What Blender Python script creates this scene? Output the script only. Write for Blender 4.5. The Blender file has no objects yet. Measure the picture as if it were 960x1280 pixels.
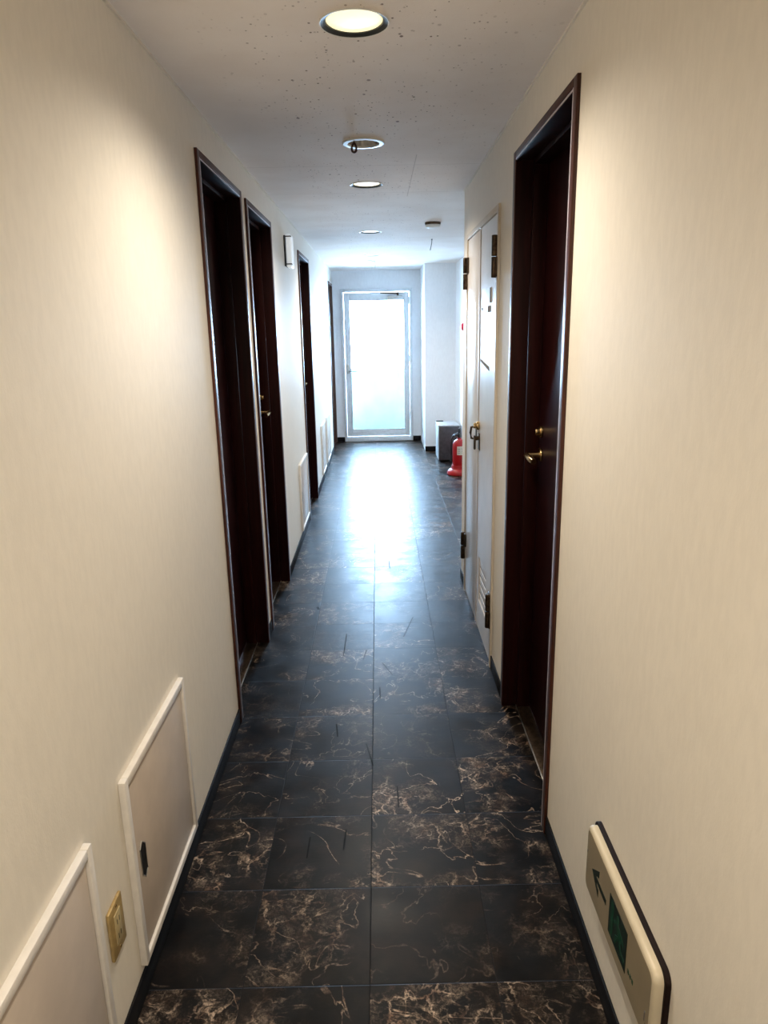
import bpy, bmesh, math, random
from mathutils import Vector, Matrix
random.seed(7)
S = bpy.context.scene
COL = S.collection
PI = math.pi

# ------------------------------------------------------------------ constants
XL, XR, ZC = -0.584, 0.489, 2.225      # left wall, right wall, ceiling
YEND, YCOR, XFAR = 9.66, 4.15, 0.94    # end wall, right wall corner, right wall of the wider far part
YBACK = -2.6
PX0, PY0 = 0.568, 8.75                 # pillar
JX, JY, T = -0.0503, 1.9549, 0.303     # floor tile joints

def lin(r, g, b):
    f = lambda c: (c/255/12.92) if c/255 <= .04045 else ((c/255+.055)/1.055)**2.4
    return (f(r), f(g), f(b), 1)

# ------------------------------------------------------------------ node helpers
class NT:
    def __init__(s, m):
        m.use_nodes = True
        s.t = m.node_tree; s.n = s.t.nodes
        s.b = s.n.get('Principled BSDF')
    def add(s, kind, **kw):
        n = s.n.new(kind)
        for k, v in kw.items(): setattr(n, k, v)
        return n
    def link(s, a, b): s.t.links.new(a, b)
    def put(s, sock, v):
        if isinstance(v, bpy.types.NodeSocket): s.link(v, sock)
        elif v is not None: sock.default_value = v
    def math(s, op, a, b=None, c=None, clamp=False):
        n = s.add('ShaderNodeMath', operation=op, use_clamp=clamp)
        s.put(n.inputs[0], a); s.put(n.inputs[1], b)
        if c is not None: s.put(n.inputs[2], c)
        return n.outputs[0]
    def vmath(s, op, a, b=None):
        n = s.add('ShaderNodeVectorMath', operation=op)
        s.put(n.inputs[0], a); s.put(n.inputs[1], b)
        return n.outputs[0]
    def mix(s, f, a, b):
        n = s.add('ShaderNodeMix', data_type='RGBA')
        s.put(n.inputs[0], f); s.put(n.inputs[6], a); s.put(n.inputs[7], b)
        return n.outputs[2]
    def rng(s, v, a, b, c=0., d=1.):
        n = s.add('ShaderNodeMapRange', interpolation_type='SMOOTHSTEP')
        s.put(n.inputs[0], v)
        for i, x in enumerate((a, b, c, d)): n.inputs[i+1].default_value = x
        return n.outputs[0]
    def noise(s, vec, scale, detail=4., rough=.55, dist=0.):
        n = s.add('ShaderNodeTexNoise')
        s.put(n.inputs['Vector'], vec); n.inputs['Scale'].default_value = scale
        n.inputs['Detail'].default_value = detail; n.inputs['Roughness'].default_value = rough
        n.inputs['Distortion'].default_value = dist
        return n
    def pos(s):
        return s.add('ShaderNodeNewGeometry').outputs['Position']
    def bump(s, h, strength, dist):
        n = s.add('ShaderNodeBump'); n.inputs['Strength'].default_value = strength
        n.inputs['Distance'].default_value = dist; s.link(h, n.inputs['Height'])
        s.link(n.outputs[0], s.b.inputs['Normal']); return n

def mat(name, col, rough=.5, metal=0., spec=.5, var=.06, scale=30., stretch=(1, 1, 1), bump=0., coat=0.):
    """procedural material: a colour broken up by noise, noise bump"""
    m = bpy.data.materials.new(name); n = NT(m)
    v = n.vmath('MULTIPLY', n.pos(), stretch)
    f = n.noise(v, scale).outputs[0]
    dark = tuple(c*(1-var*2) for c in col[:3])+(1,)
    lite = tuple(min(1, c*(1+var*2)) for c in col[:3])+(1,)
    n.link(n.mix(n.rng(f, .3, .7), dark, lite), n.b.inputs['Base Color'])
    n.b.inputs['Roughness'].default_value = rough
    n.b.inputs['Metallic'].default_value = metal
    n.b.inputs['Specular IOR Level'].default_value = spec
    n.b.inputs['Coat Weight'].default_value = coat
    n.b.inputs['Coat Roughness'].default_value = .12
    if bump: n.bump(f, bump, .002)
    return m

def wallpaper(name, col):
    m = bpy.data.materials.new(name); n = NT(m); p = n.pos()
    a = n.noise(n.vmath('MULTIPLY', p, (1, 1, .35)), 55, 5, .6).outputs[0]
    b = n.noise(p, 6, 3).outputs[0]
    w = n.noise(n.vmath('MULTIPLY', p, (1, 1, .5)), 260, 3, .6).outputs[0]
    f = n.math('ADD', n.math('MULTIPLY', a, .7), n.math('MULTIPLY', b, .3))
    c = n.mix(n.rng(f, .35, .65), tuple(x*.975 for x in col[:3])+(1,), tuple(x*1.02 for x in col[:3])+(1,))
    n.link(c, n.b.inputs['Base Color'])
    n.b.inputs['Roughness'].default_value = .62
    n.b.inputs['Specular IOR Level'].default_value = .3
    n.bump(n.math('ADD', n.math('MULTIPLY', a, .6), n.math('MULTIPLY', w, .4)), .17, .003)
    return m

def ceiling_mat():
    m = bpy.data.materials.new('ceiling_board'); n = NT(m); p = n.pos()
    base = n.mix(n.rng(n.noise(p, 3, 4).outputs[0], .3, .7), lin(243, 234, 227), lin(250, 243, 238))
    # brown spots, dense in patches
    sp = None
    for sc, rad, thr, seed in ((21, .16, .45, 0), (38, .20, .42, 3.1), (70, .26, .35, 7.7)):
        v = n.add('ShaderNodeTexVoronoi', feature='F1'); v.inputs['Scale'].default_value = sc
        q = n.vmath('ADD', n.vmath('MULTIPLY', p, (1, .75, 0)), (seed, seed*1.7, 0))
        n.link(q, v.inputs['Vector'])
        sep = n.add('ShaderNodeSeparateColor'); n.link(v.outputs['Color'], sep.inputs[0])
        on = n.rng(sep.outputs[0], thr, thr+.02)
        size = n.math('MULTIPLY', sep.outputs[1], rad)
        d = n.math('SUBTRACT', size, v.outputs['Distance'])
        k = n.math('MULTIPLY', n.rng(d, -.02, .05), on)
        k = n.math('MULTIPLY', k, n.rng(sep.outputs[2], .0, 1., .35, 1.))
        sp = k if sp is None else n.math('MAXIMUM', sp, k)
    sx = n.add('ShaderNodeSeparateXYZ'); n.link(p, sx.inputs[0])
    dens = n.rng(n.noise(p, 1.7, 3).outputs[0], .30, .55)
    dens = n.math('MULTIPLY', dens, n.rng(sx.outputs[0], -.5, -.2))
    dens = n.math('MULTIPLY', dens, n.rng(sx.outputs[0], .5, .1, .25, 1.))
    dens = n.math('MULTIPLY', dens, n.rng(sx.outputs[1], 1.2, 1.9, .45, 1.))
    sp = n.math('MULTIPLY', sp, dens)
    col = n.mix(n.math('MULTIPLY', sp, .85), base, lin(96, 66, 56))
    # board seams
    seam = None
    for axis, at, lo, hi in ((1, 3.495, -.6, .5), (0, .183, 3.3, 4.3), (1, 4.17, -.6, 1.), (0, .183, .2, 1.8), (1, 6.2, -.6, 1.)):
        other = sx.outputs[1-axis]
        d = n.math('ABSOLUTE', n.math('SUBTRACT', sx.outputs[axis], at))
        k = n.rng(d, .0012, .0028, 1., 0.)
        k = n.math('MULTIPLY', k, n.math('GREATER_THAN', other, lo)); k = n.math('MULTIPLY', k, n.math('LESS_THAN', other, hi))
        seam = k if seam is None else n.math('MAXIMUM', seam, k)
    col = n.mix(n.math('MULTIPLY', seam, .3), col, lin(120, 108, 100))
    n.link(col, n.b.inputs['Base Color'])
    n.b.inputs['Roughness'].default_value = .8
    n.b.inputs['Specular IOR Level'].default_value = .25
    h = n.noise(p, 190, 4, .7).outputs[0]
    n.bump(n.math('SUBTRACT', h, n.math('MULTIPLY', sp, .8)), .22, .003)
    return m

def floor_mat():
    m = bpy.data.materials.new('dark_marble_tile'); n = NT(m); p = n.pos()
    sx = n.add('ShaderNodeSeparateXYZ'); n.link(p, sx.inputs[0])
    u = n.math('DIVIDE', n.math('SUBTRACT', sx.outputs[0], JX), T)
    v = n.math('DIVIDE', n.math('SUBTRACT', sx.outputs[1], JY), T)
    fu, fv = n.math('FLOOR', u), n.math('FLOOR', v)
    cid = n.add('ShaderNodeCombineXYZ'); n.link(fu, cid.inputs[0]); n.link(fv, cid.inputs[1])
    wn = n.add('ShaderNodeTexWhiteNoise', noise_dimensions='2D'); n.link(cid.outputs[0], wn.inputs['Vector'])
    off = n.vmath('MULTIPLY', wn.outputs['Color'], (9, 9, 9))
    # each tile printed with its own piece of marble
    q = n.vmath('ADD', p, off)
    warp = n.noise(q, 7, 5, .65)
    wv = n.vmath('MULTIPLY', n.vmath('SUBTRACT', warp.outputs['Color'], (.5, .5, .5)), (.16, .16, .0))
    warp2 = n.noise(q, 38, 3, .6)
    wv2 = n.vmath('MULTIPLY', n.vmath('SUBTRACT', warp2.outputs['Color'], (.5, .5, .5)), (.011, .011, .0))
    qq = n.vmath('ADD', n.vmath('ADD', q, wv), wv2)
    clus = n.rng(n.noise(q, 4.2, 2, .5).outputs[0], .45, .61)            # where the veins gather
    def cracks(scale, width, lo, hi):
        vo = n.add('ShaderNodeTexVoronoi', feature='DISTANCE_TO_EDGE', voronoi_dimensions='2D')
        vo.inputs['Scale'].default_value = scale; n.link(qq, vo.inputs['Vector'])
        return n.math('MULTIPLY', n.rng(vo.outputs['Distance'], 0, width, 1, 0), n.rng(n.noise(q, scale*.8, 3, .6).outputs[0], lo, hi))
    def ridges(vec, scale, width, lo, hi):
        a = n.noise(vec, scale, 4, .5, .9).outputs[0]
        k = n.rng(n.math('ABSOLUTE', n.math('SUBTRACT', a, .5)), 0, width, 1, 0)
        return n.math('MULTIPLY', k, n.rng(n.noise(q, scale*1.3, 3, .6).outputs[0], lo, hi))
    tone = wn.outputs['Value']
    v1 = ridges(q, 5.2, .011, .40, .56)
    v2 = n.math('MULTIPLY', ridges(n.vmath('MULTIPLY', q, (.45, 1, 1)), 17, .028, .44, .66), clus)
    v3 = n.math('MULTIPLY', cracks(11, .07, .38, .56), clus)
    v4 = n.math('MULTIPLY', cracks(34, .15, .44, .62), n.math('MULTIPLY', clus, .45))
    cl = n.math('MULTIPLY', n.math('MULTIPLY', n.rng(n.noise(qq, 15, 8, .8).outputs[0], .45, .70), clus), .62)
    vv = n.math('MAXIMUM', n.math('MAXIMUM', v1, v2), n.math('MAXIMUM', n.math('MAXIMUM', v3, v4), cl))
    grain = n.rng(n.noise(q, 130, 3, .7).outputs[0], .36, .62, .2, 1.)
    vv = n.math('MULTIPLY', vv, grain)
    vv = n.math('MULTIPLY', vv, n.rng(tone, 0, 1, .15, 1.25))
    ground = n.mix(n.rng(n.noise(q, 11, 5, .6).outputs[0], .40, .70), (.0016, .0014, .0014, 1), (.0100, .0062, .0042, 1))
    vcol = n.mix(n.rng(n.noise(q, 25, 3).outputs[0], .35, .65), (.21, .126, .082, 1), (.68, .52, .39, 1))
    col = n.mix(vv, ground, vcol)
    # joints
    ju = n.math('ABSOLUTE', n.math('SUBTRACT', n.math('FRACT', n.math('ADD', u, .5)), .5))
    jv = n.math('ABSOLUTE', n.math('SUBTRACT', n.math('FRACT', n.math('ADD', v, .5)), .5))
    j = n.math('MAXIMUM', n.rng(ju, .002, .006, 1, 0), n.rng(jv, .0025, .0075, 1, 0))
    col = n.mix(n.math('MULTIPLY', j, .8), col, (.006, .005, .005, 1))
    # dark scuff marks left on the tiles
    sc = None
    for (x0, y0, x1, y1, w) in SCUFFS:   # start, end, half width
        dx, dy = x1-x0, y1-y0; L = math.hypot(dx, dy); dx /= L; dy /= L
        rx = n.math('SUBTRACT', sx.outputs[0], x0); ry = n.math('SUBTRACT', sx.outputs[1], y0)
        a = n.math('ADD', n.math('MULTIPLY', rx, dx), n.math('MULTIPLY', ry, dy))
        b = n.math('ABSOLUTE', n.math('SUBTRACT', n.math('MULTIPLY', rx, dy), n.math('MULTIPLY', ry, dx)))
        k = n.math('MULTIPLY', n.rng(b, w*.5, w, 1, 0), n.math('MULTIPLY', n.math('GREATER_THAN', a, 0.), n.math('LESS_THAN', a, L)))
        sc = k if sc is None else n.math('MAXIMUM', sc, k)
    col = n.mix(sc, col, (.002, .002, .002, 1))
    n.link(col, n.b.inputs['Base Color'])
    rel = n.noise(n.vmath('MULTIPLY', q, (.35, 1, 1)), 42, 5, .65).outputs[0]
    rel2 = n.noise(q, 9, 3).outputs[0]
    r = n.rng(rel2, .3, .7, FLOOR_R0, FLOOR_R1)
    r = n.math('ADD', r, n.math('MULTIPLY', n.math('MAXIMUM', sc, n.math('MULTIPLY', j, .5)), .45))
    n.link(r, n.b.inputs['Roughness'])
    n.b.inputs['Specular IOR Level'].default_value = .19
    h = n.math('SUBTRACT', n.math('ADD', n.math('MULTIPLY', rel, .5), n.math('MULTIPLY', rel2, .35)), n.math('MULTIPLY', j, 1.1))
    n.bump(h, .34, .0022)
    return m
FLOOR_R0, FLOOR_R1 = .30, .41
SCUFFS = [(-.075, 2.36, -.048, 2.22, .0035), (-.195, 2.50, -.185, 2.41, .0035), (-.01, 3.02, .035, 2.90, .003),
          (.035, 2.10, .037, 1.99, .003), (-.10, 3.05, -.085, 3.16, .003), (-.02, 2.69, -.022, 2.79, .003),
          (.10, 3.3, .16, 3.55, .0025), (-.24, 1.86, -.242, 1.77, .003), (-.13, 1.89, -.135, 1.8, .003),
          (-.19, 3.35, -.195, 3.1, .0025), (.045, 4.5, .048, 4.35, .003), (-.37, 3.72, -.36, 3.68, .009)]

def wood(name, col, rough, coat=.0, spec=.5):
    m = bpy.data.materials.new(name); n = NT(m); p = n.pos()
    a = n.noise(n.vmath('MULTIPLY', p, (1, 1, .06)), 45, 5, .65, .4).outputs[0]
    c = n.mix(n.rng(a, .3, .7), tuple(x*.62 for x in col[:3])+(1,), tuple(x*1.4 for x in col[:3])+(1,))
    n.link(c, n.b.inputs['Base Color'])
    n.b.inputs['Roughness'].default_value = rough
    n.b.inputs['Specular IOR Level'].default_value = spec
    n.b.inputs['Coat Weight'].default_value = coat
    n.bump(a, .05, .001)
    return m

def emis(name, col, strength):
    m = bpy.data.materials.new(name); n = NT(m)
    f = n.noise(n.pos(), 25, 2).outputs[0]
    c = n.mix(n.rng(f, .2, .8), tuple(x*.96 for x in col[:3])+(1,), col)
    n.b.inputs['Base Color'].default_value = (.8, .8, .75, 1)
    n.link(c, n.b.inputs['Emission Color']); n.b.inputs['Emission Strength'].default_value = strength
    n.b.inputs['Roughness'].default_value = .4
    return m

def glass_mat():
    m = bpy.data.materials.new('clear_door_glass'); n = NT(m)
    out = n.n.get('Material Output')
    tr = n.add('ShaderNodeBsdfTransparent'); gl = n.add('ShaderNodeBsdfGlossy'); gl.inputs['Roughness'].default_value = .05
    f = n.noise(n.pos(), 4, 2).outputs[0]
    n.link(n.mix(f, (.90, .97, .96, 1), (.93, .985, .98, 1)), tr.inputs['Color'])
    fr = n.add('ShaderNodeFresnel'); fr.inputs['IOR'].default_value = 1.45
    mx = n.add('ShaderNodeMixShader'); n.link(fr.outputs[0], mx.inputs[0])
    n.link(tr.outputs[0], mx.inputs[1]); n.link(gl.outputs[0], mx.inputs[2])
    n.link(mx.outputs[0], out.inputs['Surface'])
    return m

M = dict(
    wall=wallpaper('beige_wallpaper', lin(240, 233, 220)),
    daylit_wall=wallpaper('daylit_wallpaper', lin(246, 247, 250)), ceil=ceiling_mat(), floor=floor_mat(),  # far walls: beige paper whitened, daylight put into its colour
    base=mat('dark_vinyl_skirting', (.007, .006, .006, 1), .65, spec=.15),
    casing=wood('brown_door_casing', (.060, .0165, .0085, 1), .40, spec=.35),
    jamb=wood('dark_door_jamb', (.0135, .0017, .0014, 1), .5, spec=.14),
    daylit_jamb=wood('daylit_brown_jamb', (.115, .062, .045, 1), .45, spec=.3),  # lighter copy of the dark jamb, end-door daylight put into its colour
    door=wood('dark_red_door', (.019, .0016, .0016, 1), .38, spec=.22),
    strip=mat('pale_window_glint', lin(205, 198, 205), .35),
    brass=mat('brass', (.55, .40, .20, 1), .25, 1., var=.08, scale=80),
    steel=mat('worn_steel', (.62, .62, .60, 1), .3, 1., var=.06, scale=60),
    cream=mat('cream_painted_steel', lin(214, 203, 186), .4, var=.02, scale=12),
    panel=mat('panel_paint', lin(206, 192, 178), .42, var=.025, scale=10),
    ptrim=mat('white_panel_trim', lin(236, 231, 224), .38, var=.02),
    closet=mat('closet_paint', lin(221, 216, 212), .35, var=.02, scale=8),
    bronze=mat('dark_bronze', (.075, .05, .032, 1), .38, .85, var=.2, scale=70),
    black=mat('black_plastic', (.008, .008, .008, 1), .4),
    gold=mat('yellowed_plate', lin(176, 150, 98), .40, .1, var=.07, scale=50),
    goldface=mat('yellowed_socket', lin(190, 172, 128), .4, var=.05),
    alu=mat('pale_aluminium', lin(236, 240, 243), .4, 0., var=.02),
    white=mat('white_plastic', lin(236, 236, 232), .4, var=.02),
    refl=mat('brushed_reflector', (.62, .59, .55, 1), .38, .55, var=.2, scale=30, stretch=(1, 1, .1)),
    baffle=mat('dark_baffle', (.035, .04, .045, 1), .4),
    cord=mat('brown_cord', (.045, .014, .010, 1), .6, bump=.3, scale=300),
    greycord=mat('grey_cord', (.10, .10, .11, 1), .6),
    lampcover=emis('glowing_lamp_cover', (.86, .93, 1., 1), .45),  # weak glow added so the cover shows white
    lens=emis('lamp_diffuser', (1., .88, .50, 1), 1.0),
    signwhite=mat('aged_sign_plastic', lin(214, 202, 176), .32, var=.04, scale=9),
    signface=mat('aged_sign_face', lin(150, 138, 114), .30, var=.04, scale=9),
    signback=mat('dark_brown_backplate', (.010, .0035, .003, 1), .6, spec=.2),
    green=mat('sign_green', (.004, .055, .028, 1), .4),
    dgreen=mat('sign_dark_green', (.004, .016, .012, 1), .4),
    red=mat('red_paint', (.40, .004, .007, 1), .35, var=.06, scale=14),
    label=mat('cream_label', lin(222, 214, 196), .5, var=.03),
    ink=mat('grey_ink', (.16, .15, .15, 1), .6),
    fink=mat('faded_ink', lin(196, 192, 194), .6),
    pink=mat('faded_red_ink', lin(222, 190, 192), .6),
    tape=mat('old_tape', lin(135, 118, 92), .85, var=.15, scale=90),
    cabd=mat('dark_grey_front', (.060, .055, .062, 1), .3, var=.12),
    cabl=mat('pale_grey_shell', lin(196, 202, 206), .35, .2, var=.04),
    glass=glass_mat(),
    conc=mat('green_grey_concrete', lin(72, 88, 84), .8, var=.05, scale=6, bump=.3),
    lampred=mat('red_lamp_dome', (.75, .02, .07, 1), .15, var=.04),
)

# ------------------------------------------------------------------ mesh helpers
def ident(p): return Vector(p)
class MB:
    """collects shapes, builds ONE mesh object; f maps local (s, out, z) to world"""
    def __init__(s, f=ident): s.bm = bmesh.new(); s.f = f
    def _map(s, verts):
        for v in verts: v.co = s.f(v.co)
    def box(s, a, b, bev=0., seg=2):
        lo = Vector([min(a[i], b[i]) for i in range(3)]); hi = Vector([max(a[i], b[i]) for i in range(3)])
        t = bmesh.new(); bmesh.ops.create_cube(t, size=1)
        for v in t.verts:
            v.co = Vector([lo[i] if v.co[i] < 0 else hi[i] for i in range(3)])
        if bev:
            bmesh.ops.bevel(t, geom=list(t.edges), offset=min(bev, .45*min(hi-lo)), segments=seg, affect='EDGES', profile=.5)
        s.take(t); return s
    def take(s, t, xf=None):
        if xf is not None: bmesh.ops.transform(t, matrix=xf, verts=t.verts)
        s._map(t.verts)
        me = bpy.data.meshes.new('tmp'); t.to_mesh(me); t.free(); s.bm.from_mesh(me); bpy.data.meshes.remove(me)
    def cyl(s, p, q, r, r2=None, seg=24, bev=0.):
        p, q = Vector(p), Vector(q); d = q-p
        t = bmesh.new()
        bmesh.ops.create_cone(t, cap_ends=True, segments=seg, radius1=r, radius2=r if r2 is None else r2, depth=d.length)
        if bev:
            ed = [e for e in t.edges if len(e.link_faces) == 2 and any(len(f.verts) > 4 for f in e.link_faces)]
            bmesh.ops.bevel(t, geom=ed, offset=bev, segments=2, affect='EDGES', profile=.5)
        rot = d.to_track_quat('Z', 'Y').to_matrix().to_4x4()
        s.take(t, Matrix.Translation((p+q)/2) @ rot); return s
    def tube(s, pts, r, seg=10, closed=False):
        pts = [Vector(p) for p in pts]; n = len(pts); t = bmesh.new(); rings = []
        up = Vector((.13, .31, .94))
        for i, p in enumerate(pts):
            if closed: d = pts[(i+1) % n]-pts[i-1]
            else: d = pts[min(i+1, n-1)]-pts[max(i-1, 0)]
            d.normalize(); a = d.cross(up).normalized(); b = d.cross(a)
            rr = r[i] if isinstance(r, (list, tuple)) else r
            rings.append([t.verts.new(p+a*math.cos(2*PI*k/seg)*rr+b*math.sin(2*PI*k/seg)*rr) for k in range(seg)])
        m = n if closed else n-1
        for i in range(m):
            A, B = rings[i], rings[(i+1) % n]
            for k in range(seg): t.faces.new((A[k], A[(k+1) % seg], B[(k+1) % seg], B[k]))
        if not closed: t.faces.new(rings[0][::-1]); t.faces.new(rings[-1])
        s.take(t); return s
    def lathe(s, c, prof, seg=40, axis='Z', closed=False, caps=True):
        t = bmesh.new(); rings = []
        c = Vector(c)
        for r, z in prof:
            ring = []
            for k in range(seg):
                a = 2*PI*k/seg
                o = Vector((r*math.cos(a), r*math.sin(a), z))
                if axis == 'Y': o = Vector((o.x, o.z, o.y))
                ring.append(t.verts.new(c+o))
            rings.append(ring)
        n = len(rings)
        for i in range(n if closed else n-1):
            A, B = rings[i], rings[(i+1) % n]
            for k in range(seg): t.faces.new((A[k], A[(k+1) % seg], B[(k+1) % seg], B[k]))
        if not closed and caps:
            if prof[0][0] > 0: t.faces.new(rings[0][::-1])
            if prof[-1][0] > 0: t.faces.new(rings[-1])
        bmesh.ops.remove_doubles(t, verts=t.verts, dist=1e-6)
        s.take(t); return s
    def prism(s, poly, o0, o1, bev=0.):
        """poly in (s, z), extruded from out=o0 to out=o1"""
        t = bmesh.new()
        A = [t.verts.new((x, o0, z)) for x, z in poly]; B = [t.verts.new((x, o1, z)) for x, z in poly]
        n = len(poly)
        t.faces.new(A); t.faces.new(B[::-1])
        for i in range(n): t.faces.new((A[i], A[(i+1) % n], B[(i+1) % n], B[i]))
        if bev:
            bmesh.ops.recalc_face_normals(t, faces=t.faces)
            ed = [e for e in t.edges if all(v in B for v in e.verts)]
            bmesh.ops.bevel(t, geom=ed, offset=bev, segments=3, affect='EDGES', profile=.5)
        s.take(t); return s
    def build(s, name, m, parent=None, origin=(0, 0, 0), smooth=None):
        bmesh.ops.recalc_face_normals(s.bm, faces=s.bm.faces)
        o3 = Vector(origin)
        for v in s.bm.verts: v.co -= o3
        me = bpy.data.meshes.new(name); s.bm.to_mesh(me); s.bm.free()
        me.materials.append(m)
        if smooth is None or smooth:
            me.polygons.foreach_set('use_smooth', [True]*len(me.polygons))
            try: me.set_sharp_from_angle(angle=math.radians(35))
            except Exception: pass
        ob = bpy.data.objects.new(name, me); COL.objects.link(ob)
        if parent is not None: ob.parent = parent
        else: ob.location = o3
        return ob

def tag(o, label, cat, group=None):
    o['label'] = label; o['category'] = cat
    if group: o['group'] = group
    return o
def thing(name, loc, label, cat, group=None, structure=False):
    o = bpy.data.objects.new(name, None); COL.objects.link(o); o.location = loc; o.empty_display_size = .05
    if structure: o['kind'] = 'structure'
    return tag(o, label, cat, group)
def struct(o, label=None, cat=None):
    o['kind'] = 'structure'
    if label: tag(o, label, cat)
    return o
def Lw(p): return Vector((XL+p[1], p[0], p[2]))      # on the left wall : s along the corridor, out into it
def Rw(p): return Vector((XR-p[1], p[0], p[2]))      # on the right wall

class Kit:
    """parts of one thing, written in wall coordinates"""
    def __init__(s, f, origin): s.f = f; s.o = Vector(origin)
    def __call__(s): return MB(s.f)
    def part(s, mb, name, m, parent, label=None):
        o = mb.build(name, m, parent, s.o if True else (0, 0, 0))
        if label: o['label'] = label
        return o

# ------------------------------------------------------------------ setting
DOORS_L = [(2.528, 3.305, 2.093), (3.42, 4.185, 2.086), (5.575, 6.385, 2.08), (8.90, 9.60, 2.06)]
DOORS_R = [(1.855, 2.648, 2.083)]
CLOSET = (2.945, 3.955, 1.975)

def wall_with_openings(name, f, y0, y1, thick, ops, label):
    b = MB(f); y = y0
    for (a, c, h) in ops:
        b.box((y, 0, 0), (a, -thick, ZC))
        b.box((a, 0, h), (c, -thick, ZC)); y = c
    b.box((y, 0, 0), (y1, -thick, ZC))
    return struct(b.build(name, M['wall'], smooth=False), label, 'wall')
wall_with_openings('wall_left', Lw, YBACK, YEND, .16, DOORS_L, 'beige papered wall with four dark doors and low access panels')
wall_with_openings('wall_right', Rw, YBACK, YCOR, XFAR-XR+.15, DOORS_R+[CLOSET], 'beige papered wall with one dark door and a pale closet')
struct(MB().box((XFAR, YCOR, 0), (XFAR+.15, YEND, ZC)).build('wall_right_far', M['daylit_wall'], smooth=False), 'daylit wall behind the red fire extinguisher', 'wall')
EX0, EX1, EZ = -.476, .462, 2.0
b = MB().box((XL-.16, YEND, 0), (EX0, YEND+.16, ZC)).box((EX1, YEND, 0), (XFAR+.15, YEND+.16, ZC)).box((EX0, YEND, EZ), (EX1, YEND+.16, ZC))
struct(b.build('wall_end', M['daylit_wall'], smooth=False), 'end wall around the glazed door', 'wall')
struct(MB().box((PX0, PY0, 0), (XFAR, YEND, ZC)).build('wall_pillar', M['daylit_wall'], smooth=False), 'projecting pillar right of the glazed end door', 'pillar')
struct(MB().box((XL-.16, YBACK-.15, 0), (XFAR+.15, YBACK, ZC)).build('wall_back', M['wall'], smooth=False), 'wall closing the corridor behind the viewpoint', 'wall')
struct(MB().box((XL-.3, YBACK-.3, -.12), (XFAR+.3, YEND+.16, 0)).build('floor', M['floor'], smooth=False), 'dark veined marble-look tile floor', 'floor')

LX = -.040
LIT = [-1.9, 0.02, 1.94, 3.942, 5.815, 7.645]
UNLIT = [3.077, 8.28]
R_H = .078
def ceiling():
    t = bmesh.new()
    ys = sorted([(y) for y in LIT+UNLIT]); h = .10
    x0, x1 = XL-.16, XFAR+.15; yA, yB = YBACK-.15, YEND+.16
    def quad(a, b, c, d): t.faces.new([t.verts.new((p[0], p[1], ZC)) for p in (a, b, c, d)])
    def rect(xa, ya, xb, yb): quad((xa, ya), (xb, ya), (xb, yb), (xa, yb))
    y = yA
    for c in ys:
        rect(x0, y, x1, c-h); rect(x0, c-h, LX-h, c+h); rect(LX+h, c-h, x1, c+h)
        n = 48; cir = []; sq = []
        for k in range(n):
            a = 2*PI*(k+.5)/n; ca, sa = math.cos(a), math.sin(a)
            cir.append((LX+R_H*ca, c+R_H*sa)); m = max(abs(ca), abs(sa)); sq.append((LX+h*ca/m, c+h*sa/m))
        for k in range(n): quad(cir[k], sq[k], sq[(k+1) % n], cir[(k+1) % n])
        for sxn in (1, -1):
            for syn in (1, -1):
                pass
        # square corners
        for qd in range(4):
            a = PI/4+qd*PI/2; k0 = int((a/(2*PI))*n-.5); p, q = sq[k0], sq[(k0+1) % n]
            cx, cy = LX+h*(1 if math.cos(a) > 0 else -1), c+h*(1 if math.sin(a) > 0 else -1)
            t.faces.new([t.verts.new((u[0], u[1], ZC)) for u in (p, (cx, cy), q)])
        y = c+h
    rect(x0, y, x1, yB)
    bmesh.ops.remove_doubles(t, verts=t.verts, dist=1e-5)
    for f in t.faces:
        if f.normal.z > 0: f.normal_flip()
    me = bpy.data.meshes.new('ceiling'); 
    # closed slab above
    u = bmesh.new(); bmesh.ops.create_cube(u, size=1)
    for v in u.verts: v.co = Vector(((x0 if v.co.x < 0 else x1), (yA if v.co.y < 0 else yB), (ZC+.16 if v.co.z < 0 else ZC+.26)))
    m2 = bpy.data.meshes.new('t'); u.to_mesh(m2); u.free(); t.from_mesh(m2); bpy.data.meshes.remove(m2)
    for (xa, ya, xb, yb) in ((x0, yA, x1, yA), (x0, yB, x1, yB), (x0, yA, x0, yB), (x1, yA, x1, yB)):
        t.faces.new([t.verts.new(p) for p in ((xa, ya, ZC), (xb, yb, ZC), (xb, yb, ZC+.16), (xa, ya, ZC+.16))])
    t.to_mesh(me); t.free(); me.materials.append(M['ceil'])
    o = bpy.data.objects.new('ceiling', me); COL.objects.link(o)
    struct(o, 'speckled pale ceiling board', 'ceiling')
ceiling()

# skirting
def skirting(name, f, runs, label):
    b = MB(f)
    for a, c in runs: b.box((a, .006, 0), (c, 0, .062), .002)
    struct(b.build(name, M['base']), label, 'baseboard')
skirting('baseboard_left', Lw, [(YBACK, 2.528), (3.305, 3.42), (4.185, 5.575), (6.385, 8.90), (9.60, YEND)], 'dark skirting along the left wall')
skirting('baseboard_right', Rw, [(YBACK, 1.855), (2.648, 2.945), (3.955, YCOR)], 'dark skirting along the right wall')
b = MB()
b.box((XL, YEND-.006, 0), (EX0, YEND, .062), .002); b.box((EX1, YEND-.006, 0), (PX0, YEND, .062), .002)
b.box((PX0, PY0-.006, 0), (XFAR, PY0, .062), .002); b.box((XR, YCOR, 0), (XFAR, YCOR+.006, .062), .002)
b.box((XFAR-.006, YCOR+.006, 0), (XFAR, PY0-.006, .062), .002)
struct(b.build('baseboard_end', M['base']), 'dark skirting at the far end and pillar foot', 'baseboard')
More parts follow.
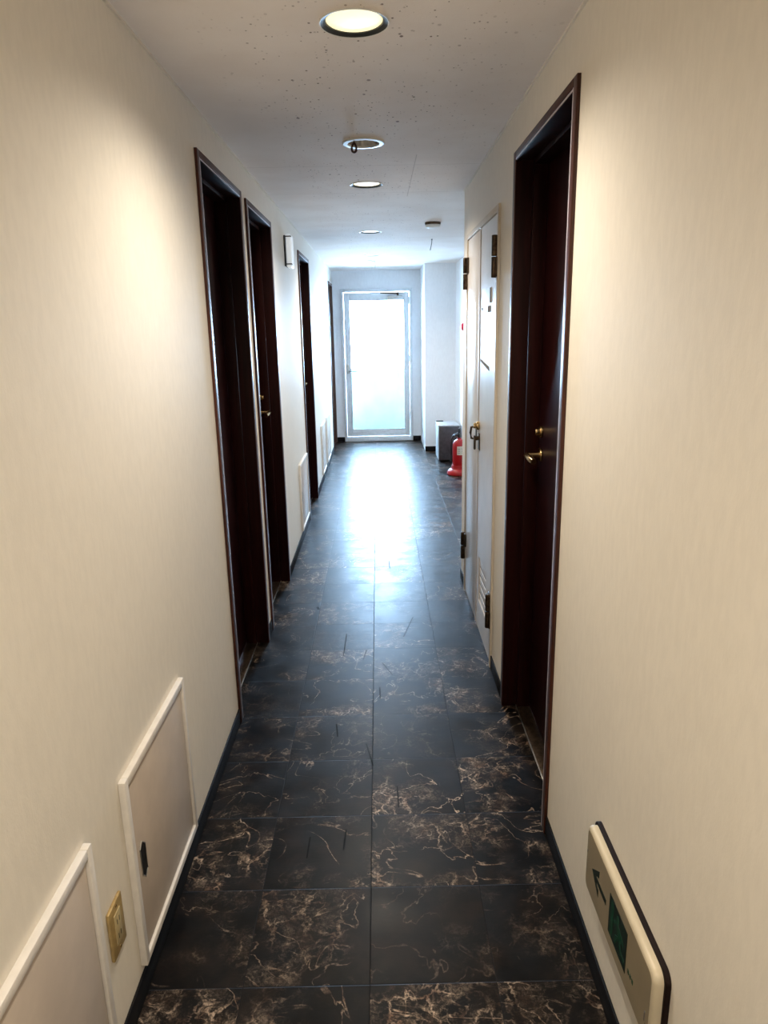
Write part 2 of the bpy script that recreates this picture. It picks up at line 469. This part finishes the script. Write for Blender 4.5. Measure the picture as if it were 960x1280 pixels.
# chalky caulk line where walls meet the ceiling
for nm, f, runs in (('trim_1', Lw, (1.0, 8.8)), ('trim_2', Rw, (1.0, YCOR))):
    b = MB(f); b.prism([(runs[0], ZC), (runs[1], ZC), (runs[1], ZC-.006), (runs[0], ZC-.006)], 0, .006)
    struct(b.build(nm, M['wall'], smooth=False), 'thin caulk line along the ceiling edge of the '+('left' if f is Lw else 'right')+' wall', 'trim')

# ------------------------------------------------------------------ dark doors
def dark_door(name, f, y0, y1, zt, handle, label, jamb='jamb'):
    """handle: 'far', 'near' (end of the leaf that carries the lever)"""
    org = f((.5*(y0+y1), 0, 0)); k = Kit(f, org)
    t = thing(name, org, label, 'door', structure=True)
    w, hd, pr, dp = .038, .030, .008, .15
    b = k()
    g = .0015
    b.box((y0+g, pr, 0), (y0+w, -dp, zt-g), .002); b.box((y1-w, pr, 0), (y1-g, -dp, zt-g), .002)
    b.box((y0+w, pr, zt-hd), (y1-w, -dp, zt-g), .002)
    # stop rebate behind the face
    s0, s1 = .05, .10
    b.box((y0+w, -s0, 0), (y0+w+.016, -s1, zt-hd), .0015); b.box((y1-w-.016, -s0, 0), (y1-w, -s1, zt-hd), .0015)
    b.box((y0+w+.016, -s0, zt-hd-.016), (y1-w-.016, -s1, zt-hd), .0015)
    k.part(b, 'door_frame', M[jamb], t)
    b = k(); c = .0015
    b.box((y0-.002, 0, 0), (y0+w-.010, pr+c, zt+.001), .001); b.box((y1-w+.004, 0, 0), (y1+.002, pr+c, zt+.001), .001); b.box((y0+w-.010, 0, zt-hd+.010), (y1-w+.004, pr+c, zt+.001), .001)
    k.part(b, 'casing', M['casing' if jamb == 'jamb' else jamb], t, 'reddish brown outer casing')
    b = k(); b.box((y0+w+.003, -s1-.001, .006), (y1-w-.003, -s1-.040, zt-hd-.003), .0015)
    leaf = k.part(b, 'door_leaf', M['door'], t)
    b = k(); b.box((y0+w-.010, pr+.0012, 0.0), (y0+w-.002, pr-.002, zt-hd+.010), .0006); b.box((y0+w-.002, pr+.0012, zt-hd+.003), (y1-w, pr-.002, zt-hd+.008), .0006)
    k.part(b, 'edge_glint', M['strip'], t, 'window reflection painted as a pale strip along the inner edge of the frame')  # stands for the window reflection on the casing edge, painted pale
    b = k(); b.box((y0+w, -s0, 0), (y1-w, -s0-.05, .005), .001)
    k.part(b, 'threshold', M['bronze'], t, 'low metal threshold')
    b = k(); b.box((y0+w, -s0+.004, 0), (y1-w, -s0, .006), .001)
    k.part(b, 'threshold_edge', M['steel'], t)
    d = -1 if handle == 'far' else 1
    hy = (y1-w-.062) if handle == 'far' else (y0+w+.062); L = -s1
    z = 1.055
    b = k(); b.cyl((hy, L-.001, z), (hy, L+.008, z), .025, bev=.002)
    rose = k.part(b, 'handle_rose', M['brass'], leaf)
    b = k(); b.cyl((hy, L+.006, z), (hy, L+.050, z), .0095)
    b.tube([(hy, L+.044, z), (hy, L+.054, z), (hy+d*.012, L+.056, z), (hy+d*.05, L+.055, z-.001), (hy+d*.088, L+.053, z-.004), (hy+d*.105, L+.050, z-.006)], [.009, .0105, .011, .0115, .012, .011], 14)
    k.part(b, 'lever_handle', M['brass'], leaf, 'brass lever handle')
    b = k(); b.cyl((hy, L-.001, z+.085), (hy, L+.010, z+.085), .022, bev=.002); b.cyl((hy, L+.008, z+.085), (hy, L+.026, z+.085), .014, .012, bev=.002)
    k.part(b, 'lock_cylinder', M['brass'], leaf, 'brass lock cylinder')
    return t
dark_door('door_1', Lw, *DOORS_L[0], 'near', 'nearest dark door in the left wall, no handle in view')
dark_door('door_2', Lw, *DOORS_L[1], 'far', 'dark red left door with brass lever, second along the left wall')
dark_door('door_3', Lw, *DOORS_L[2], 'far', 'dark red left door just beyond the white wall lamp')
dark_door('door_4', Lw, *DOORS_L[3], 'far', 'farthest left door, a sliver painted daylit brown beside the end wall', 'daylit_jamb')
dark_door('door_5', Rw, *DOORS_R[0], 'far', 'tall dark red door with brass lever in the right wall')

# ------------------------------------------------------------------ glazed end door
t = thing('door_6', (0, YEND, 0), 'white aluminium glazed door at the corridor end, bright daylight behind', 'door', structure=True)
org = (0, YEND, 0); yf = YEND-.012
b = MB(); fw = .036
b.box((EX0+.002, yf, 0), (EX0+fw, YEND+.10, EZ-.002), .003); b.box((EX1-fw, yf, 0), (EX1-.002, YEND+.10, EZ-.002), .003)
b.box((EX0+fw, yf, EZ-.04), (EX1-fw, YEND+.10, EZ-.002), .003)
b.box((EX0+fw, yf, 0), (EX1-fw, YEND+.10, .060), .003)
b.build('door_frame', M['alu'], t, org)
lx0, lx1, lz0, lz1 = EX0+fw+.004, EX1-fw-.004, .066, EZ-.046
gx0, gx1, gz0, gz1 = -.366, .358, .155, 1.857
yl = YEND+.014; b = MB()
b.box((lx0, yl, lz0), (gx0, yl+.035, lz1), .002); b.box((gx1, yl, lz0), (lx1, yl+.035, lz1), .002)
b.box((gx0, yl, gz1), (gx1, yl+.035, lz1), .002); b.box((gx0, yl, lz0), (gx1, yl+.035, gz0), .002)
leaf = b.build('door_leaf', M['alu'], t, org)
b = MB()
for (xa, xb, za, zb) in ((gx0, gx0+.008, gz0, gz1), (gx1-.008, gx1, gz0, gz1), (gx0, gx1, gz0, gz0+.008), (gx0, gx1, gz1-.008, gz1)):
    b.box((xa, yl-.003, za), (xb, yl+.012, zb), .001)
b.build('glazing_bead', M['alu'], leaf, org)
MB().box((gx0+.004, yl+.014, gz0+.004), (gx1-.004, yl+.020, gz1-.004)).build('glass_pane', M['glass'], leaf, org)
hx = -.402
b = MB(); b.box((hx-.016, yl-.006, .915), (hx+.016, yl, 1.035), .004)
b.cyl((hx, yl, .950), (hx, yl-.045, .950), .009); b.tube([(hx, yl-.045, .95), (hx+.02, yl-.050, .95), (hx+.07, yl-.05, .949), (hx+.115, yl-.046, .947)], [.010, .0095, .009, .008], 12)
b.build('lever_handle', M['steel'], leaf, org)
b = MB(); b.cyl((hx, yl, 1.012), (hx, yl-.018, 1.012), .016, bev=.003); b.build('lock_cylinder', M['steel'], leaf, org)
cz = 1.885
b = MB(); b.box((.145, yl-.045, cz-.022), (.335, yl, cz+.022), .005); b.box((.150, yl-.048, cz-.026), (.330, yl-.040, cz-.020), .001)
cl = b.build('door_closer', M['steel'], leaf, org)
b = MB(); b.cyl((.275, yl-.025, cz+.02), (.275, yl-.025, cz+.052), .013)
b.tube([(.275, yl-.026, cz+.047), (.16, yl-.09, cz+.050), (.045, yl-.14, cz+.052)], .0065, 8); b.tube([(.045, yl-.14, cz+.058), (.20, yl-.06, cz+.060), (.29, yl-.025, cz+.062)], .0065, 8)
b.box((.25, yl-.035, cz+.054), (.33, yl-.015, cz+.066), .002)
b.build('closer_arm', M['bronze'], cl, org)
for z in (.30, 1.05, 1.80):
    b = MB(); b.cyl((lx1+.002, yl-.010, z), (lx1+.002, yl-.010, z+.09), .007, seg=12); b.build('hinge', M['alu'], leaf, org)

# outside the glazed door
struct(MB().box((-2.2, YEND+.16, -.2), (2.4, 12.4, -.06)).build('balcony_floor', M['conc'], smooth=False), 'balcony floor outside the glazed door', 'balcony')
struct(MB().box((-2.2, 10.75, -.06), (2.4, 10.90, .915), .01).build('balcony_parapet', M['conc']), 'pale parapet seen through the lower glass', 'parapet')

struct(MB().box((-2.2, YEND+.16, 2.36), (2.4, 10.75, 2.50)).build('added_sky_blocker', M['conc'], smooth=False), 'added slab over the glazed door, keeps sky light off the parapet', 'balcony')  # unseen slab added to shade the parapet and cut the sky light

# ------------------------------------------------------------------ closet in the right wall
y0, y1, zt = CLOSET; ys = 3.472
org = Rw((.5*(y0+y1), 0, 0)); k = Kit(Rw, org)
t = thing('closet_door', org, 'pale two-leaf closet door with dark hinges beside the right-hand dark door', 'closet door')
b = k(); w = .028
b.box((y0+.0015, .010, 0), (y0+w, -.10, zt-.0015), .002); b.box((y1-w, .010, 0), (y1-.0015, -.10, zt-.0015), .002); b.box((y0+w, .010, zt-w), (y1-w, -.10, zt-.0015), .002)
k.part(b, 'closet_frame', M['cream'], t, 'cream frame')
b = k(); b.box((y0+w, -.035, 0), (y1-w, -.08, .006)); k.part(b, 'threshold', M['black'], t)
def leaf_part(a, c, holes=None):
    b = k(); zb, zz, o1, o0 = .012, zt-w-.004, .004, -.032
    if holes:
        ha, hc, hz0, hz1 = holes
        b.box((a, o1, zb), (ha, o0, zz)); b.box((hc, o1, zb), (c, o0, zz)); b.box((ha, o1, zb), (hc, o0, hz0)); b.box((ha, o1, hz1), (hc, o0, zz))
    else: b.box((a, o1, zb), (c, o0, zz), .002)
    return k.part(b, 'closet_leaf', M['closet'], t)
LV = (3.135, 3.375, .165, .395)
near = leaf_part(y0+w+.003, ys-.004, LV); far = leaf_part(ys+.004, y1-w-.003)
b = k(); b.box((ys-.022, .0075, .012), (ys+.006, .0042, zt-w-.004), .001); k.part(b, 'meeting_strip', M['closet'], near)
# louvre slats
for i in range(5):
    z = LV[2]+.004+i*.0455; b = k()
    b.prism([(LV[0]+.001, z), (LV[1]-.001, z), (LV[1]-.001, z+.031), (LV[0]+.001, z+.031)], -.0045, -.001, .0008)
    k.part(b, 'louvre_slat', M['closet'], near)
b = k(); b.box((LV[0]-.004, -.0044, LV[2]-.004), (LV[1]+.004, -.012, LV[3]+.004)); k.part(b, 'louvre_backing', M['black'], near)
def hinge(yc, z0, parent, d):
    b = k(); h = .16
    b.cyl((yc, .018, z0), (yc, .018, z0+h*.49), .0125, seg=18, bev=.002); b.cyl((yc, .018, z0+h*.51), (yc, .018, z0+h), .0125, seg=18, bev=.002)
    b.box((yc, .005, z0+h*.51), (yc+d*.045, .013, z0+h-.002), .002); b.box((yc, .0105, z0+.002), (yc-d*.026, .016, z0+h*.49), .002)
    k.part(b, 'hinge', M['bronze'], parent, 'dark bronze lift-off hinge')
hinge(y1-w+.004, 1.70, far, -1); hinge(y1-w+.004, .20, far, -1); hinge(y0+w-.004, 1.70, near, 1); hinge(y0+w-.004, .19, near, 1)
# lock and turn handles
b = k(); b.cyl((ys-.045, .003, 1.045), (ys-.045, .020, 1.045), .021, bev=.003); b.cyl((ys-.045, .018, 1.045), (ys-.045, .032, 1.045), .013, bev=.002)
k.part(b, 'lock_knob', M['brass'], near, 'brass lock knob')
b = k(); b.box((ys-.078, .003, .928), (ys-.030, .008, 1.010), .002); b.cyl((ys-.054, .006, .985), (ys-.054, .026, .985), .010); b.box((ys-.066, .022, .930), (ys-.042, .032, .998), .004)
k.part(b, 'turn_handle', M['bronze'], near)
b = k(); b.box((ys+.030, .003, .960), (ys+.070, .008, 1.035), .002); b.tube([(ys+.050, .007, .965), (ys+.050, .030, .970), (ys+.050, .034, .997), (ys+.050, .030, 1.025), (ys+.050, .007, 1.030)], .006, 10)
k.part(b, 'pull_handle', M['bronze'], far)
b = k(); b.box((3.125, .0038, 1.608), (3.235, .0058, 1.672)); lab = k.part(b, 'label_plate', M['white'], near, 'small white label')
b = k(); b.box((3.128, .0055, 1.610), (3.140, .0085, 1.670)); k.part(b, 'label_edge', M['ink'], lab)
b = k(); b.box((3.36, .0036, 1.582), (3.40, .0052, 1.594)); k.part(b, 'tape_scrap', M['tape'], near, 'tiny scrap of old tape')
b = k(); b.box((3.13, .0036, 1.570), (3.215, .0052, 1.598)); k.part(b, 'tape_scrap', M['tape'], near, 'scrap of old tape')
b = k(); b.prism([(3.41, 1.352), (3.15, 1.322), (3.15, 1.340), (3.41, 1.363)], .0036, .0052); k.part(b, 'tape_scrap', M['tape'], near, 'slanted strip of old tape')
b = k(); b.box((3.60, .0038, 1.30), (3.84, .0052, 1.62)); nt = k.part(b, 'paper_notice', M['white'], far, 'faded white paper notice')
b = k()
for i in range(6):
    zz = 1.585
    while zz > 1.34:
        h = random.uniform(.010, .022); b.box((3.63+i*.032, .0050, zz), (3.638+i*.032, .0055, zz-h)); zz -= h+.006
k.part(b, 'notice_text', M['fink'], nt)
b = k(); b.box((3.805, .0050, 1.58), (3.818, .0055, 1.40)); k.part(b, 'notice_mark', M['pink'], nt)

# ------------------------------------------------------------------ access panels, left wall
PG = 'access panels low on the left wall'
def access_panel(ya, yb, z0, z1, label):
    org = Lw((.5*(ya+yb), 0, z0)); k = Kit(Lw, org)
    t = thing('access_panel', org, label, 'access panel', PG)
    w, p = .020, .016; b = k()
    b.box((ya, 0, z0), (ya+w, p, z1), .002); b.box((yb-w, 0, z0), (yb, p, z1), .002)
    b.box((ya+w, 0, z1-w), (yb-w, p, z1), .002); b.box((ya+w, 0, z0), (yb-w, p, z0+w), .002)
    k.part(b, 'panel_frame', M['ptrim'], t)
    b = k(); b.box((ya+w+.003, 0, z0+w+.003), (yb-w-.003, .010, z1-w-.003), .0015)
    dr = k.part(b, 'panel_door', M['panel'], t)
    hy, hz, hh = ya+.064, z0+.243, .050
    b = k()
    poly = [(hy-.016, hz-hh*.62), (hy+.002, hz-hh), (hy+.016, hz-hh*.75), (hy+.016, hz+hh*.62), (hy-.002, hz+hh), (hy-.016, hz+hh*.75)]
    b.prism(poly, .0095, .0115); pull = k.part(b, 'finger_pull', M['black'], dr, 'black recessed finger pull')
    b = k(); b.tube([(y, .0115, z) for y, z in poly], .0016, 6, True); k.part(b, 'pull_rim', M['steel'], pull)
    return t
access_panel(.665, 1.155, .082, .575, 'pale access panel nearest the viewer, cut by the bottom left corner')
access_panel(1.338, 1.820, .082, .573, 'pale access panel with black pull right of the yellowed outlet')
access_panel(4.975, 5.490, .082, .573, 'pale access panel just before the third left door')
access_panel(7.000, 7.480, .082, .573, 'daylit access panel beyond the third left door, nearer of that pair')
access_panel(7.690, 8.190, .082, .573, 'farthest access panel, toward the end of the left wall')

# ------------------------------------------------------------------ wall outlet
org = Lw((1.24, 0, .31)); k = Kit(Lw, org)
t = thing('wall_outlet', org, 'yellowed wall outlet between the two nearest access panels', 'outlet')
b = k(); b.box((1.199, 0, .240), (1.270, .008, .360), .003); pl = k.part(b, 'cover_plate', M['gold'], t)
b = k(); b.box((1.218, .0072, .264), (1.251, .0098, .338), .0015); sk = k.part(b, 'socket', M['goldface'], t)
for z in (.317, .282):
    for dy in (-.006, .006):
        b = k(); b.box((1.2345+dy-.0012, .0095, z-.006), (1.2345+dy+.0012, .0102, z+.006)); k.part(b, 'slot', M['black'], sk)
for z in (.352, .249):
    b = k(); b.cyl((1.2345, .007, z), (1.2345, .0092, z), .003, seg=12); k.part(b, 'screw', M['brass'], pl)

# ------------------------------------------------------------------ exit guide light, right wall
def rrect(ya, yb, za, zb, r, n=6):
    P = []
    for cx, cz, a0 in ((yb-r, zb-r, 0), (ya+r, zb-r, 90), (ya+r, za+r, 180), (yb-r, za+r, 270)):
        for i in range(n+1):
            a = math.radians(a0+90*i/n); P.append((cx+r*math.cos(a), cz+r*math.sin(a)))
    return P
org = Rw((1.19, 0, .30)); k = Kit(Rw, org)
t = thing('exit_sign', org, 'white exit guide light with green arrow low on the right wall', 'exit sign')
SY0, SY1, SZ0, SZ1 = .985, 1.390, .240, .411
b = k(); b.prism(rrect(SY0-.006, SY1+.006, SZ0-.005, SZ1+.005, .022), 0, .010, .002); k.part(b, 'back_plate', M['signback'], t, 'dark brown back plate')
b = k(); b.prism(rrect(SY0, SY1, SZ0, SZ1, .022), .0095, .028, .009); cv = k.part(b, 'sign_cover', M['signwhite'], t, 'aged white plastic cover')
OF = .0286; O2 = .0294
b = k(); b.prism(rrect(SY0+.010, SY1-.010, SZ0+.010, SZ1-.010, .014), .0275, .0288); cv = k.part(b, 'sign_face', M['signface'], cv, 'dull grey-beige face panel')
# the man runs and the arrow points down the corridor (+s); picture drawn with u = -s to the right
def S2(u, v): return (SY1-u, SZ0+v*.80)       # u from the far (left) edge of the face, v from its foot
def poly(b, pts, o0=OF, o1=O2): b.prism([S2(*q) for q in pts], o0, o1)
b = k()
poly(b, [(.052, .108), (.100, .150), (.100, .128), (.080, .115), (.150, .115), (.150, .099), (.080, .099), (.100, .088), (.100, .066)])
k.part(b, 'arrow', M['dgreen'], cv, 'green arrow')
pu, pv = .172, .048
b = k(); poly(b, [(pu, pv), (pu+.105, pv), (pu+.105, pv+.118), (pu, pv+.118)]); pic = k.part(b, 'pictogram', M['dgreen'], cv, 'dark green running figure pictogram')
b = k(); o0, o1 = O2-.0002, O2+.0005
poly(b, [(pu+.012, pv+.008), (pu+.026, pv+.008), (pu+.026, pv+.110), (pu+.012, pv+.110)], o0, o1)
b.cyl((S2(pu+.052, pv+.094)[0], o0, S2(0, pv+.094)[1]), (S2(pu+.052, pv+.094)[0], o1, S2(0, pv+.094)[1]), .008)
poly(b, [(pu+.046, pv+.082), (pu+.066, pv+.080), (pu+.076, pv+.050), (pu+.058, pv+.046)], o0, o1)
poly(b, [(pu+.050, pv+.080), (pu+.034, pv+.062), (pu+.028, pv+.066), (pu+.044, pv+.084)], o0, o1)
poly(b, [(pu+.064, pv+.080), (pu+.088, pv+.066), (pu+.091, pv+.058), (pu+.086, pv+.056), (pu+.068, pv+.068)], o0, o1)
poly(b, [(pu+.058, pv+.050), (pu+.042, pv+.038), (pu+.038, pv+.014), (pu+.046, pv+.014), (pu+.051, pv+.032), (pu+.070, pv+.044)], o0, o1)
poly(b, [(pu+.066, pv+.050), (pu+.080, pv+.030), (pu+.098, pv+.026), (pu+.098, pv+.018), (pu+.074, pv+.021), (pu+.060, pv+.044)], o0, o1)
k.part(b, 'running_figure', M['green'], pic)
b = k()
for i in range(3): poly(b, [(.290+i*.011, .070), (.297+i*.011, .070), (.297+i*.011, .082), (.290+i*.011, .082)])
k.part(b, 'small_mark', M['green'], cv)
for pts in ([(.378, .056), (.381, .056), (.381, .082), (.378, .082)], [(.384, .036), (.388, .036), (.388, .056), (.384, .056)], [(.012, .124), (.016, .124), (.016, .132), (.012, .132)]):
    b = k(); poly(b, pts); k.part(b, 'rating_mark', M['ink'], cv)

# ------------------------------------------------------------------ wall lamp, left wall
org = Lw((4.85, 0, 1.90)); k = Kit(Lw, org)
t = thing('wall_lamp', org, 'small white wall lamp with dark clips between second and third left doors', 'wall lamp')
b = k(); b.box((4.785, 0, 1.905), (4.935, .012, 2.092), .003); k.part(b, 'back_plate', M['baffle'], t, 'dark back plate')
b = k(); b.box((4.795, .011, 1.898), (4.945, .044, 2.100), .010, 3); k.part(b, 'lamp_cover', M['lampcover'], t)
for z in (1.915, 2.082):
    b = k(); b.box((4.790, .009, z), (4.798, .046, z+.007), .001); b.box((4.790, .0425, z), (4.83, .0465, z+.007), .001); k.part(b, 'clip', M['bronze'], t)

# ------------------------------------------------------------------ ceiling lamps
LG = 'recessed ceiling lamps along the corridor'
def downlight(y, label):
    o = (LX, y, ZC); t = thing('ceiling_light', o, label, 'ceiling light', LG)
    b = MB(); b.lathe((LX, y, ZC), [(.0770, .03), (.0770, .0), (.0810, -.002), (.084, -.003), (.085, .0), (.0778, .0), (.0778, .03)], 48, closed=True)
    b.build('trim_ring', M['white'], t, o)
    b = MB(); b.lathe((LX, y, ZC), [(.0812, -.0022), (.0765, -.0005), (.0700, .003), (.0690, .030), (.0765, .030), (.0768, .0002)], 48, closed=True); b.build('baffle', M['baffle'], t, o)
    b = MB(); b.lathe((LX, y, ZC), [(0, .0015), (.035, .0020), (.066, .004), (.0685, .006), (.0685, .020), (0, .020)], 48); b.build('diffuser', M['lens'], t, o, smooth=True)
    L = bpy.data.lights.new('lamp', 'SPOT'); L.energy = LAMP_W; L.color = LAMP_C; L.spot_size = math.radians(152); L.spot_blend = 1.; L.shadow_soft_size = .02
    lo = bpy.data.objects.new('lamp_bulb', L); COL.objects.link(lo); lo.parent = t; lo.location = (0, -.035, -.020)
    return t
LAMP_W, LAMP_C = 57., (1., .89, .74)
for y, lb in ((-1.9, 'lit ceiling lamp behind the viewpoint'), (.02, 'lit ceiling lamp straight above the viewpoint'), (1.94, 'large lit ceiling lamp nearest the viewer, at the top edge'),
              (3.942, 'lit ceiling lamp just beyond the unlit one with a brown cord'), (5.815, 'lit ceiling lamp beside the round smoke detector'), (7.645, 'farthest lit ceiling lamp before the end door')):
    downlight(y, lb)
def emergency(y, cx, cdrop, label, cm):
    o = (LX, y, ZC); t = thing('ceiling_light', o, label, 'ceiling light', LG)
    b = MB(); b.lathe((LX, y, ZC), [(.0600, .02), (.0600, -.002), (.064, -.007), (.080, -.006), (.085, -.001), (.085, 0), (.0775, 0), (.0775, .02)], 48, closed=True)
    rg = b.build('trim_ring', M['white'], t, o)
    b = MB(); b.lathe((LX, y, ZC), [(.0600, 0), (.054, .03), (.044, .060), (.020, .075), (0, .078), (0, .082), (.024, .080), (.050, .064), (.0605, .03), (.0608, 0)], 48, caps=False); b.build('reflector', M['refl'], t, o)
    b = MB(); b.cyl((LX, y, ZC+.066), (LX, y, ZC+.055), .010); b.lathe((LX, y, ZC+.036), [(0, -.006), (.007, -.002), (.009, .008), (.007, .020), (0, .021)], 16); b.build('bulb', M['white'], t, o)
    b = MB(); x0 = LX+cx; yy = y-.050; z0 = ZC-.006
    if cm == 'cord':
        b.cyl((x0, yy, z0+.003), (x0, yy, z0-.010), .0028, seg=10)
        b.tube([(x0+.0085*math.sin(a)*(1-.35*math.cos(a)), yy, z0-.024+.0155*math.cos(a)) for a in [2*PI*i/24 for i in range(24)]], .0044, 8, True)
    else: b.tube([(x0, yy, z0+.002), (x0+.001, yy, z0-cdrop*.5), (x0-.001, yy, z0-cdrop)], .0016, 8)
    b.build('pull_cord', M[cm], rg, o)
emergency(3.077, -.036, .03, 'unlit ceiling lamp with metal reflector and a looped brown cord', 'cord')
emergency(8.28, .030, .07, 'farthest ceiling lamp, unlit, white ring with a thin grey cord', 'greycord')
# smoke detector
o = (.408, 5.36, ZC); t = thing('smoke_detector', o, 'round smoke detector with white face, right of the ceiling lamps', 'smoke detector')
b = MB(); b.lathe(o, [(0, 0), (.056, 0), (.057, -.006), (.054, -.016), (0, -.016)], 40); b.build('base', M['bronze'], t, o)
b = MB(); b.lathe(o, [(0, -.015), (.052, -.015), (.054, -.024), (.046, -.034), (.02, -.039), (0, -.040)], 40); b.build('sensor_face', M['white'], t, o)
b = MB(); x0, yy = .475, 6.35
b.cyl((x0, yy, ZC), (x0, yy, ZC-.008), .006, seg=12); b.tube([(x0, yy, ZC-.004), (x0-.001, yy, ZC-.03), (x0-.008, yy, ZC-.065), (x0-.014, yy, ZC-.09)], .0028, 8)
tag(b.build('hanging_cord', M['greycord'], None, (x0, yy, ZC)), 'short grey cord hanging from the ceiling beyond the smoke detector', 'cord')

# ------------------------------------------------------------------ fire extinguisher, cabinet, alarm lamp
ex, ey = .826, 7.30; o = (ex, ey, 0)
t = thing('fire_extinguisher', o, 'red fire extinguisher on a red stand by the right corner', 'fire extinguisher')
b = MB(); b.lathe(o, [(0, 0), (.118, 0), (.124, .008), (.122, .030), (.108, .050), (.085, .064), (.078, .085), (.076, .10), (0, .10)], 40); b.build('stand', M['red'], t, o)
b = MB(); b.lathe(o, [(0, .095), (.066, .095), (.068, .105), (.068, .300), (.064, .330), (.050, .354), (.030, .368), (.024, .374), (.024, .388), (0, .388)], 40); b.build('cylinder', M['red'], t, o)
b = MB(); tb = bmesh.new(); pv = None
for i in range(17):
    a = math.radians(246+i*6); rr = []
    for rad, zz in ((.0682, .215), (.0692, .215), (.0692, .305), (.0682, .305)): rr.append(tb.verts.new((ex+rad*math.cos(a), ey+rad*math.sin(a), zz)))
    if pv:
        for q in range(4): tb.faces.new((pv[q], pv[(q+1) % 4], rr[(q+1) % 4], rr[q]))
    else: tb.faces.new(rr)
    pv = rr
tb.faces.new(pv[::-1]); b.take(tb)
lab = b.build('label_band', M['label'], t, o); lab['label'] = 'cream label'
b = MB()
for zz in (.235, .252, .268, .281):
    for a0 in (252, 284, 314):
        pts = [Vector((ex+.0692*math.cos(math.radians(a0+i*4)), ey+.0692*math.sin(math.radians(a0+i*4)), zz)) for i in range(6)]
        b.tube(pts, .0022, 5)
b.build('label_text', M['ink'], lab, o)
b = MB(); b.lathe(o, [(0, .385), (.017, .385), (.018, .405), (.014, .425), (0, .425)], 24)
b.box((ex-.012, ey-.014, .40), (ex+.012, ey+.03, .425), .004); vl = b.build('valve', M['black'], t, o)
b = MB(); b.tube([(ex, ey+.02, .43), (ex-.015, ey-.01, .440), (ex-.045, ey-.06, .428), (ex-.06, ey-.085, .418)], .0065, 8); b.tube([(ex, ey+.02, .425), (ex+.004, ey+.0, .462), (ex-.004, ey-.05, .488), (ex-.010, ey-.085, .486)], .0075, 8)
b.build('lever', M['black'], vl, o)
b = MB(); b.tube([(ex-.012, ey+.0, .412), (ex-.045, ey, .425), (ex-.062, ey+.01, .405), (ex-.079, ey+.01, .36), (ex-.082, ey+.01, .28), (ex-.080, ey+.01, .18)], .008, 10)
b.cyl((ex-.080, ey+.01, .19), (ex-.080, ey+.01, .135), .009, .013, 12); b.build('hose', M['black'], t, o)

o = (.80, 8.22, 0); t = thing('storage_box', o, 'grey box with dark front on the floor before the pillar', 'box')
bx0, bx1, by0, by1, bz = .672, .918, 8.04, 8.42, .418
b = MB(); b.box((bx0, by0+.014, .012), (bx1, by1, bz-.016), .008); b.build('shell', M['cabl'], t, o)
b = MB(); b.box((bx0+.006, by0, .010), (bx1-.004, by0+.016, bz-.020), .006, 3); fr = b.build('front_panel', M['cabd'], t, o); fr['label'] = 'dark grey front panel'
b = MB(); b.box((bx0-.003, by0+.002, bz-.017), (bx1+.003, by1, bz), .006, 3); b.build('lid', M['cabl'], t, o)
b = MB(); b.box((bx0+.0, by1-.06, bz-.001), (bx0+.085, by1-.02, bz+.010), .003); b.build('lid_catch', M['black'], t, o)
for x in (bx0+.03, bx1-.03):
    for y in (by0+.04, by1-.04):
        b = MB(); b.cyl((x, y, 0), (x, y, .014), .014, seg=14); b.build('foot', M['black'], t, o)

o = (XFAR, 7.45, 1.50); t = thing('wall_alarm_lamp', o, 'red alarm lamp on the far right wall, just showing past the corner', 'alarm lamp')
b = MB(); b.lathe((0, 0, 0), [(0, -.001), (.060, -.001), (.060, .020), (.052, .030), (0, .030)], 32)
for v in b.bm.verts: v.co = Vector((XFAR-v.co.z, 7.45+v.co.x, 1.50+v.co.y))
b.build('base', M['white'], t, o)
b = MB(); b.lathe((0, 0, 0), [(0, .028), (.040, .028), (.040, .055), (.034, .076), (.018, .087), (0, .090)], 32)
for v in b.bm.verts: v.co = Vector((XFAR-v.co.z, 7.45+v.co.x, 1.50+v.co.y))
b.build('dome', M['lampred'], t, o)

# ------------------------------------------------------------------ daylight
W = bpy.data.worlds.new('sky'); S.world = W; W.use_nodes = True
bg = W.node_tree.nodes['Background']; bg.inputs[0].default_value = (.60, .84, 1.24, 1); bg.inputs[1].default_value = 74.0
A = bpy.data.lights.new('door_daylight_portal', 'AREA'); A.shape = 'RECTANGLE'; A.size = gx1-gx0; A.size_y = gz1-gz0
A.cycles.is_portal = True
ao = bpy.data.objects.new('door_daylight_portal', A); COL.objects.link(ao)
ao.location = (.5*(gx0+gx1), YEND+.10, .5*(gz0+gz1)); ao.rotation_euler = (-PI/2, 0, 0)

# ------------------------------------------------------------------ camera
cam = bpy.data.cameras.new('camera'); cam.sensor_fit = 'VERTICAL'; cam.sensor_height = 24.; cam.sensor_width = 18.
cam.lens = 884.42/1280*24.; cam.clip_start = .05; cam.clip_end = 60
co = bpy.data.objects.new('camera', cam); COL.objects.link(co)
pi_, ro, ya = .2565, -.0199, .0041
fwd = Vector((math.sin(ya)*math.cos(pi_), math.cos(ya)*math.cos(pi_), -math.sin(pi_)))
r = fwd.cross(Vector((0, 0, 1))).normalized(); u = r.cross(fwd)
r2 = math.cos(ro)*r+math.sin(ro)*u; u2 = -math.sin(ro)*r+math.cos(ro)*u
m = Matrix((r2, u2, -fwd)).transposed().to_4x4(); m.translation = Vector((0, 0, 1.5199))
co.matrix_world = m
S.camera = co
S.view_settings.view_transform = 'Standard'; S.view_settings.look = 'None'
S.view_settings.exposure = 0.; S.view_settings.gamma = 1.; S.view_settings.use_curve_mapping = False
